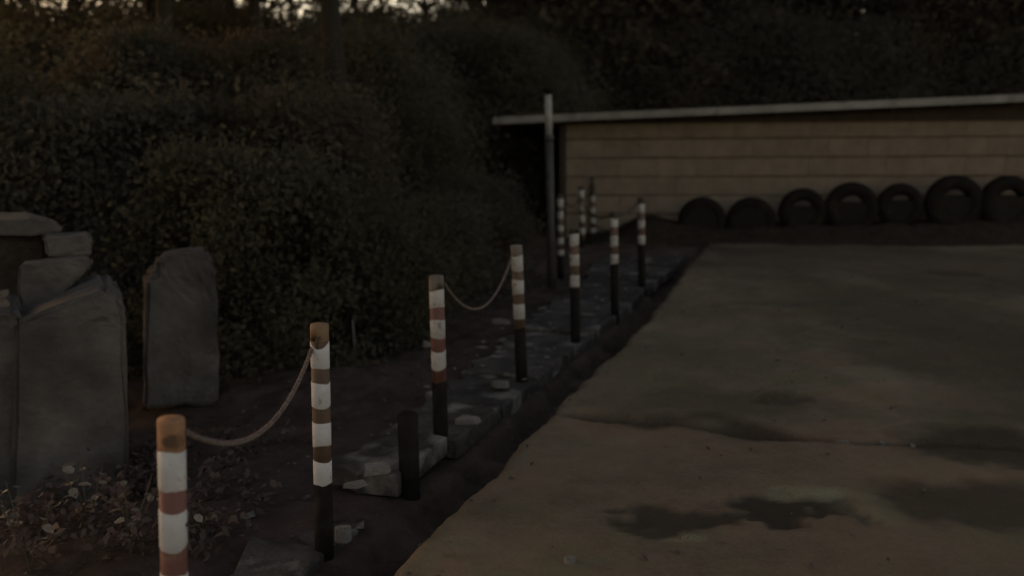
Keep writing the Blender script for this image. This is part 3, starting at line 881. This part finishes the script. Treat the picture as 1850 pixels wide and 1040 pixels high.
for _ in range(230):
    t = rub.uniform(0.1, 9.5); sd_ = rub.normal(-0.45, 0.38)
    if sd_ > 0.06: continue
    q = st(sd_, t)
    s = 0.007 + 0.035 * rub.rand() ** 3.5
    a = rub.uniform(0, 6.28); ca, sa = math.cos(a), math.sin(a)
    b = len(v); e = rub.uniform(0.6, 1.8)
    z = -0.075 if sd_ > -0.8 and t > 0.75 else ground_z(q.x, q.y)
    for w_ in oct_v:
        k = rub.uniform(0.75, 1.2)
        v.append((q.x + s * k * (w_[0] * ca * e - w_[1] * sa), q.y + s * k * (w_[0] * sa * e + w_[1] * ca), z + 0.6 * s * w_[2] + s * 0.25))
    f += [tuple(b + i for i in t_) for t_ in oct_f]
o = link('rubble', mesh('rubble', v, f), M['rubble'])
tag(o, kind='stuff')
vv, ff = [], []
sb = on_z(640, 640, -0.25)
tube(vv, ff, [(0, 0, -0.1), (0.004, 0, 0.12), (-0.004, 0.01, 0.33)], [0.009, 0.009, 0.006], 6)
tag(link('stick', mesh('stick', vv, ff, True), M['rubble'], None, sb), 'thin pale stick upright in the dark soil left of the third post', 'stick')
# short grass tufts on the lot near the damp patch and edge
def blades(name, spots, seed, m):
    r_ = np.random.RandomState(seed)
    V = []
    for (cx, cy, rad, n, h) in spots:
        for _ in range(n):
            x = cx + r_.normal(0, rad); y = cy + r_.normal(0, rad * 0.6)
            z = ground_z(x, y) - 0.005
            a = r_.uniform(0, 6.28); hh = h * r_.uniform(0.5, 1.1); wv = 0.003
            dx, dy = math.cos(a), math.sin(a)
            ln = r_.uniform(0.2, 0.8) * hh
            V.append([(x - dy * wv, y + dx * wv, z), (x + dy * wv, y - dx * wv, z), (x + dx * ln * .5 + dy * wv, y + dy * ln * .5 - dx * wv, z + hh * .7), (x + dx * ln, y + dy * ln, z + hh)])
    return quads_mesh(name, np.array(V))
sp = []
for px, py, rpx, n, h in ((1440, 888, 0.10, 90, 0.012), (1240, 972, 0.06, 60, 0.012), (1400, 715, 0.12, 60, 0.025), (1130, 590, 0.15, 60, 0.03), (1080, 640, 0.12, 50, 0.03),
                         (990, 735, 0.08, 30, 0.03), (890, 815, 0.08, 20, 0.03), (1330, 690, 0.5, 150, 0.03), (1200, 560, 0.3, 80, 0.04), (1230, 470, 0.2, 80, 0.06), (1520, 690, 0.6, 120, 0.03)):
    q = on_z(px, py); sp.append((q.x, q.y, rpx, n, h))
o = link('grass', blades('grass', sp, 5, M['grass']), M['grass'])
tag(o, kind='stuff')

M['cover'] = mat('dull_reddish_leaves', (0.055, 0.034, 0.029), (0.105, 0.072, 0.060), 3, 0.85, 0, transl=0.25)
def cover_pts(rg, n):
    c = []
    for (px, py, k, r_, hh) in ((60, 930, 10, .16, .22), (150, 950, 14, .16, .26), (230, 900, 12, .15, .22), (210, 1020, 14, .15, .22), (270, 860, 8, .14, .2), (400, 960, 10, .13, .14),
                               (420, 880, 6, .14, .12), (380, 1030, 10, .12, .15), (100, 1040, 12, .16, .25), (10, 1000, 10, .16, .25), (460, 820, 5, .14, .1), (340, 850, 6, .15, .15)):
        b = on_z(px, py, -0.3)
        for _ in range(k):
            x = b.x + rg.normal(0, r_); y = b.y + rg.normal(0, r_)
            c.append((x, y, ground_z(x, y) + hh * rg.uniform(0.1, 1.0)))
    c = np.repeat(np.array(c), max(1, n // len(c)), 0)
    return c + rg.normal(0, 0.035, c.shape)
tag(link('low_foliage', scatter_quads('low_foliage', 2300, cover_pts, (0.012, 0.034), M['cover'], flat=0.7, seed=15, asp=0.6), M['cover']), kind='stuff')

# ------------------------------------------------------------------ weeds with pale leaves at lower left
leaf_me = mesh('leaf', [(0, 0, 0), (0.35, 0.30, 0.05), (0.38, 0.75, 0.03), (0, 1.1, -0.12), (-0.36, 0.72, 0.04), (-0.33, 0.28, 0.05), (0, 0.55, -0.04)],
               [(0, 1, 6), (1, 2, 6), (2, 3, 6), (3, 4, 6), (4, 5, 6), (5, 0, 6)])
leaf_me.materials.append(M['weed'])
WEEDS = [((165, 1010), 0.42, 16, 'broad-leaved pale weed left of the nearest post, tallest of the weeds'),
         ((240, 1035), 0.32, 12, 'small pale-leaved weed against the left side of the nearest post'),
         ((60, 1060), 0.40, 12, 'pale-leaved weed at the lower left corner'),
         ((375, 1010), 0.22, 9, 'low pale-leaved weed just right of the nearest post'),
         ((20, 960), 0.2, 7, 'low weed with a few yellowish leaves at the left edge')]
rwd = random.Random(31)
for (pp, hgt, nl, lab) in WEEDS:
    b = on_z(*pp, -0.3)
    b.z = ground_z(b.x, b.y)
    root = empty('weed', b, label=lab, cat='weed', group='pale leaved weeds at lower left')
    vv, ff = [], []
    stems = []
    for k in range(4):
        a = rwd.uniform(0, 6.28); r_ = rwd.uniform(0.08, 0.2)
        pth = [Vector((r_ * (t ** 1.4) * math.cos(a), r_ * (t ** 1.4) * math.sin(a), hgt * rwd.uniform(0.9, 1.0) * t)) for t in (0, .25, .5, .75, 1)]
        tube(vv, ff, pth, [0.005, 0.0045, 0.004, 0.003, 0.002], 5); stems.append(pth)
    link('stem', mesh('stem', vv, ff), M['stem'], root)
    for k in range(nl):
        pth = rwd.choice(stems); t = rwd.uniform(0.35, 1.0) * 4
        i0 = min(int(t), 3); p = pth[i0].lerp(pth[i0 + 1], t - i0)
        s = rwd.uniform(0.035, 0.065)
        link('leaf', leaf_me, None, root, p, (R(rwd.uniform(-35, 40)), R(rwd.uniform(-30, 30)), rwd.uniform(0, 6.28)), (s, s, s))

# ------------------------------------------------------------------ trees
def leaf_cloud(name, centers, per, spread, size, seed, zcut=None):
    rg = np.random.RandomState(seed)
    c = np.repeat(np.asarray(centers), per, 0)
    n = len(c)
    p = c + rg.normal(0, 1, (n, 3)) * spread * np.array([1, 1, 0.75])
    if zcut is not None: p = p[p[:, 2] > zcut]
    n = len(p)
    d = rg.normal(0, 1, (n, 3)); d /= np.linalg.norm(d, axis=1)[:, None]
    e = np.cross(d, rg.normal(0, 1, (n, 3))); e /= np.linalg.norm(e, axis=1)[:, None]
    s = rg.uniform(size[0], size[1], n)[:, None]
    V = np.empty((n, 4, 3))
    V[:, 0] = p - d * s; V[:, 1] = p + e * s * 0.5; V[:, 2] = p + d * s; V[:, 3] = p - e * s * 0.5
    return quads_mesh(name, V)
def tree_proto(seed, height, crown_r, base_z, nclump, per, lsize, spread, r0):
    rg = np.random.RandomState(seed)
    v, f = [], []
    lean = rg.normal(0, 0.25, 2)
    path = [Vector((lean[0] * t * t + 0.12 * math.sin(3 * t + seed), lean[1] * t * t + 0.1 * math.cos(4 * t + seed), -0.3 + (height * 0.86 + 0.3) * t)) for t in np.linspace(0, 1, 9)]
    tube(v, f, path, [r0 * (1.25 if k == 0 else 1) * (1 - 0.85 * k / 8) for k in range(9)], 8)
    centers = []
    for k in range(nclump):
        t = rg.uniform(0, 1) ** 0.9
        z = base_z + (height - base_z) * t
        rr = crown_r * math.sqrt(max(0.05, 1 - (2 * (t ** 0.8) - 0.85) ** 2 * 0.85)) * math.sqrt(rg.uniform(0.05, 1))
        a = rg.uniform(0, 6.28)
        centers.append((rr * math.cos(a) + lean[0] * t, rr * math.sin(a) + lean[1] * t, z))
    for k in range(14):
        c = Vector(centers[rg.randint(len(centers))])
        tt = min(0.95, max(0.15, (c.z - 0.8) / (height * 0.86)))
        i0 = min(7, int(tt * 8)); st_ = path[i0].lerp(path[i0 + 1], tt * 8 - i0)
        mid = st_.lerp(c, 0.5) + Vector((0, 0, 0.15))
        tube(v, f, [st_, mid, c], [r0 * 0.35 * (1 - 0.5 * tt), r0 * 0.2, r0 * 0.06], 5)
    return mesh('trunk', v, f, True), leaf_cloud('crown', centers, per, spread, lsize, seed + 100)
def shrub_proto(seed, h, r_, nclump, per, lsize):
    rg = np.random.RandomState(seed)
    centers = []
    for k in range(nclump):
        a = rg.uniform(0, 6.28); t = rg.uniform(0.03, 1); rr = r_ * math.sqrt(1 - t ** 2 * 0.75) * math.sqrt(rg.uniform(0, 1))
        centers.append((rr * math.cos(a), rr * math.sin(a), h * t))
    v, f = [], []
    for k in range(7):
        c = Vector(centers[rg.randint(nclump)])
        tube(v, f, [Vector((rg.uniform(-.1, .1), rg.uniform(-.1, .1), -0.2)), c * 0.5 + Vector((0, 0, 0.1)), c], [0.03, 0.02, 0.006], 5)
    return mesh('stem', v, f, True), leaf_cloud('foliage', centers, per, 0.2, lsize, seed + 50, 0.0)

TP = [tree_proto(1, 8.5, 2.3, 0.9, 120, 130, (0.05, 0.11), 0.36, 0.17),
      tree_proto(2, 9.5, 2.6, 1.1, 120, 90, (0.07, 0.16), 0.40, 0.20),
      tree_proto(3, 7.5, 2.1, 0.8, 110, 95, (0.06, 0.14), 0.34, 0.15),
      tree_proto(5, 10.5, 2.4, 1.3, 115, 90, (0.08, 0.16), 0.40, 0.19)]
SPARSE = [tree_proto(14, 10.0, 2.3, 1.8, 110, 72, (0.05, 0.11), 0.38, 0.15),
          tree_proto(15, 11.0, 2.6, 2.2, 115, 72, (0.05, 0.11), 0.42, 0.16)]
LOW = [tree_proto(24, 4.7, 1.9, 0.4, 150, 260, (0.025, 0.065), 0.32, 0.10),
       tree_proto(25, 4.8, 2.0, 0.4, 150, 260, (0.025, 0.065), 0.34, 0.11)]
SP = [shrub_proto(41, 1.7, 1.2, 80, 300, (0.02, 0.05)), shrub_proto(42, 2.3, 1.4, 95, 300, (0.02, 0.055)), shrub_proto(43, 1.2, 1.0, 60, 300, (0.02, 0.045))]
rtree = random.Random(77)
for k_ in ('leaf_a', 'leaf_b', 'leaf_c', 'tire', 'packed', 'slab'): M[k_].node_tree.nodes['Principled BSDF'].inputs['Specular IOR Level'].default_value = 0.1
LM = [M['leaf_a'], M['leaf_b'], M['leaf_c']]
def plant(name, protos, x, y, sc, label, cat, group, n1='trunk', n2='crown', leafmat=None):
    tr, cr = rtree.choice(protos)
    root = empty(name, (x, y, ground_z(x, y)), (0, 0, rtree.uniform(0, 6.28)), label=label, cat=cat, group=group)
    root.scale = (sc, sc, sc * rtree.uniform(0.95, 1.05))
    if not tr.materials: tr.materials.append(M['bark'])
    if not cr.materials: cr.materials.append(LM[0])
    link(n1, tr, None, root)
    c = link(n2, cr, None, root)
    c.material_slots[0].link = 'OBJECT'
    c.material_slots[0].material = leafmat or rtree.choice(LM)
    return root
def px_at(px, y): return on_y(px, 300, y).x
# ranks of low bushy trees on the left, the nearer the lower, so that the tall trees and the sky show over them
def low(px, y, top, label, group):
    hgt = on_y(px, top, y).z - ground_z(px_at(px, y), y)
    o = plant('understorey_tree', LOW, px_at(px, y), y, 1.0, label, 'tree', group)
    k = hgt / 4.9
    o.scale = (k * 1.12, k * 1.12, k)
for px, y, top in ((-60, 9.5, 60), (90, 12.5, 70), (215, 10.5, 60), (360, 13.0, 90), (500, 11.5, 80), (620, 14.5, 60), (690, 14.0, 70), (785, 18.0, 60)):
    low(px, y, top, 'low bushy dark tree in the front of the wood left of the shed', 'low bushy trees before the wood')
for px, y, top in ((-30, 17, 30), (40, 19, 40), (130, 18.5, 35), (205, 17.5, 45), (280, 17, 50), (350, 19, 40), (420, 19, 45), (490, 18, 40), (560, 18, 58), (625, 19, 66), (690, 19.5, 52), (750, 20, 60), (800, 21, 40), (850, 19.5, 50), (905, 17.8, 70), (958, 18.6, 90), (895, 23, 40), (950, 24, 60), (60, 23, 20), (240, 24, 30), (390, 23, 25), (480, 25, 35), (590, 24, 40), (700, 26, 30), (820, 27, 25), (920, 27, 40)):
    low(px, y, top - 6, 'mid-height dark leafy tree deeper in the wood on the left', 'mid-height trees deeper in the wood')
for px, y in ((-80, 21), (30, 27), (165, 22), (310, 28), (440, 22.5), (545, 29), (660, 30), (770, 24), (860, 30), (1545, 27)):
    plant('tall_tree', SPARSE, px_at(px, y), y, rtree.uniform(0.95, 1.15), 'tall thin-crowned tree with evening sky showing between its leaves', 'tree', 'tall trees against the evening sky')
for px, y, top in ((1010, 22, 40), (1110, 22.3, 25), (1200, 21.8, 55), (1300, 22.4, 10), (1390, 21.9, 45), (1480, 22.2, 60), (1570, 22.0, 50), (1660, 22.4, 20), (1755, 21.8, 45), (1850, 22.2, 20), (1950, 22, 30)):
    low(px, y, top, 'dense bushy dark tree close behind the shed roof', 'bushy trees close behind the shed')
for px, y in ((-40, 33), (285, 34), (970, 33), (1035, 30), (1090, 33), (1150, 31), (1220, 33), (1290, 29), (1400, 32), (1760, 32)):
    plant('dense_tree', TP, px_at(px, y), y, rtree.uniform(0.95, 1.2), 'tall full-crowned dark tree at the back of the wood', 'tree', 'full-crowned trees at the back of the wood')
SHADE_TREES = [tree_proto(34, 12.0, 3.0, 5.2, 130, 120, (0.07, 0.14), 0.5, 0.16), tree_proto(35, 13.0, 3.2, 5.6, 130, 120, (0.07, 0.14), 0.5, 0.18)]  # added trees, crowns out of view, placed to shade the wood and walkway
for x, y in ((-9.5, 8), (-6.0, 9.5), (-8.5, 13), (-5.2, 13.5), (-2.4, 12.6), (-10.5, 17), (-6.8, 17.5), (-4.6, 17), (-12.5, 11), (-7.0, 5.5)):
    plant('tall_tree', SHADE_TREES, x, y, rtree.uniform(0.95, 1.1), 'added tall bare-stemmed tree, its crown above the frame shading the wood', 'tree', 'added tall bare-stemmed trees shading the undergrowth')
# behind the shed: darker, denser
for px, y in ((1000, 26), (1080, 23), (1170, 26.5), (1260, 23), (1350, 25.5), (1440, 24.5), (1650, 25), (1710, 25), (1800, 22.5), (1880, 25), (1960, 23), (2060, 24), (1120, 31), (1300, 31), (1480, 32), (1690, 31), (1840, 31)):
    plant('dense_tree', TP, px_at(px, y), y, rtree.uniform(0.9, 1.1), 'dense dark tree rising behind the shed roof', 'tree', 'dense trees behind the shed', leafmat=LM[1] if rtree.random() < 0.7 else None)
# shrubs along the left of the walkway
for px, y, s in ((300, 8.6, .9), (440, 8.0, .8), (530, 9.6, 1), (640, 9.0, .8), (700, 10.6, 1), (790, 11.5, .9), (835, 12.6, .8), (960, 18, 1.1), (880, 17, 1.1), (200, 9, 1.0)):
    plant('shrub', SP, px_at(px, y), y, s, 'dark rounded shrub in the shade left of the walkway', 'shrub', 'dark shrubs left of the walkway', 'stem', 'foliage')
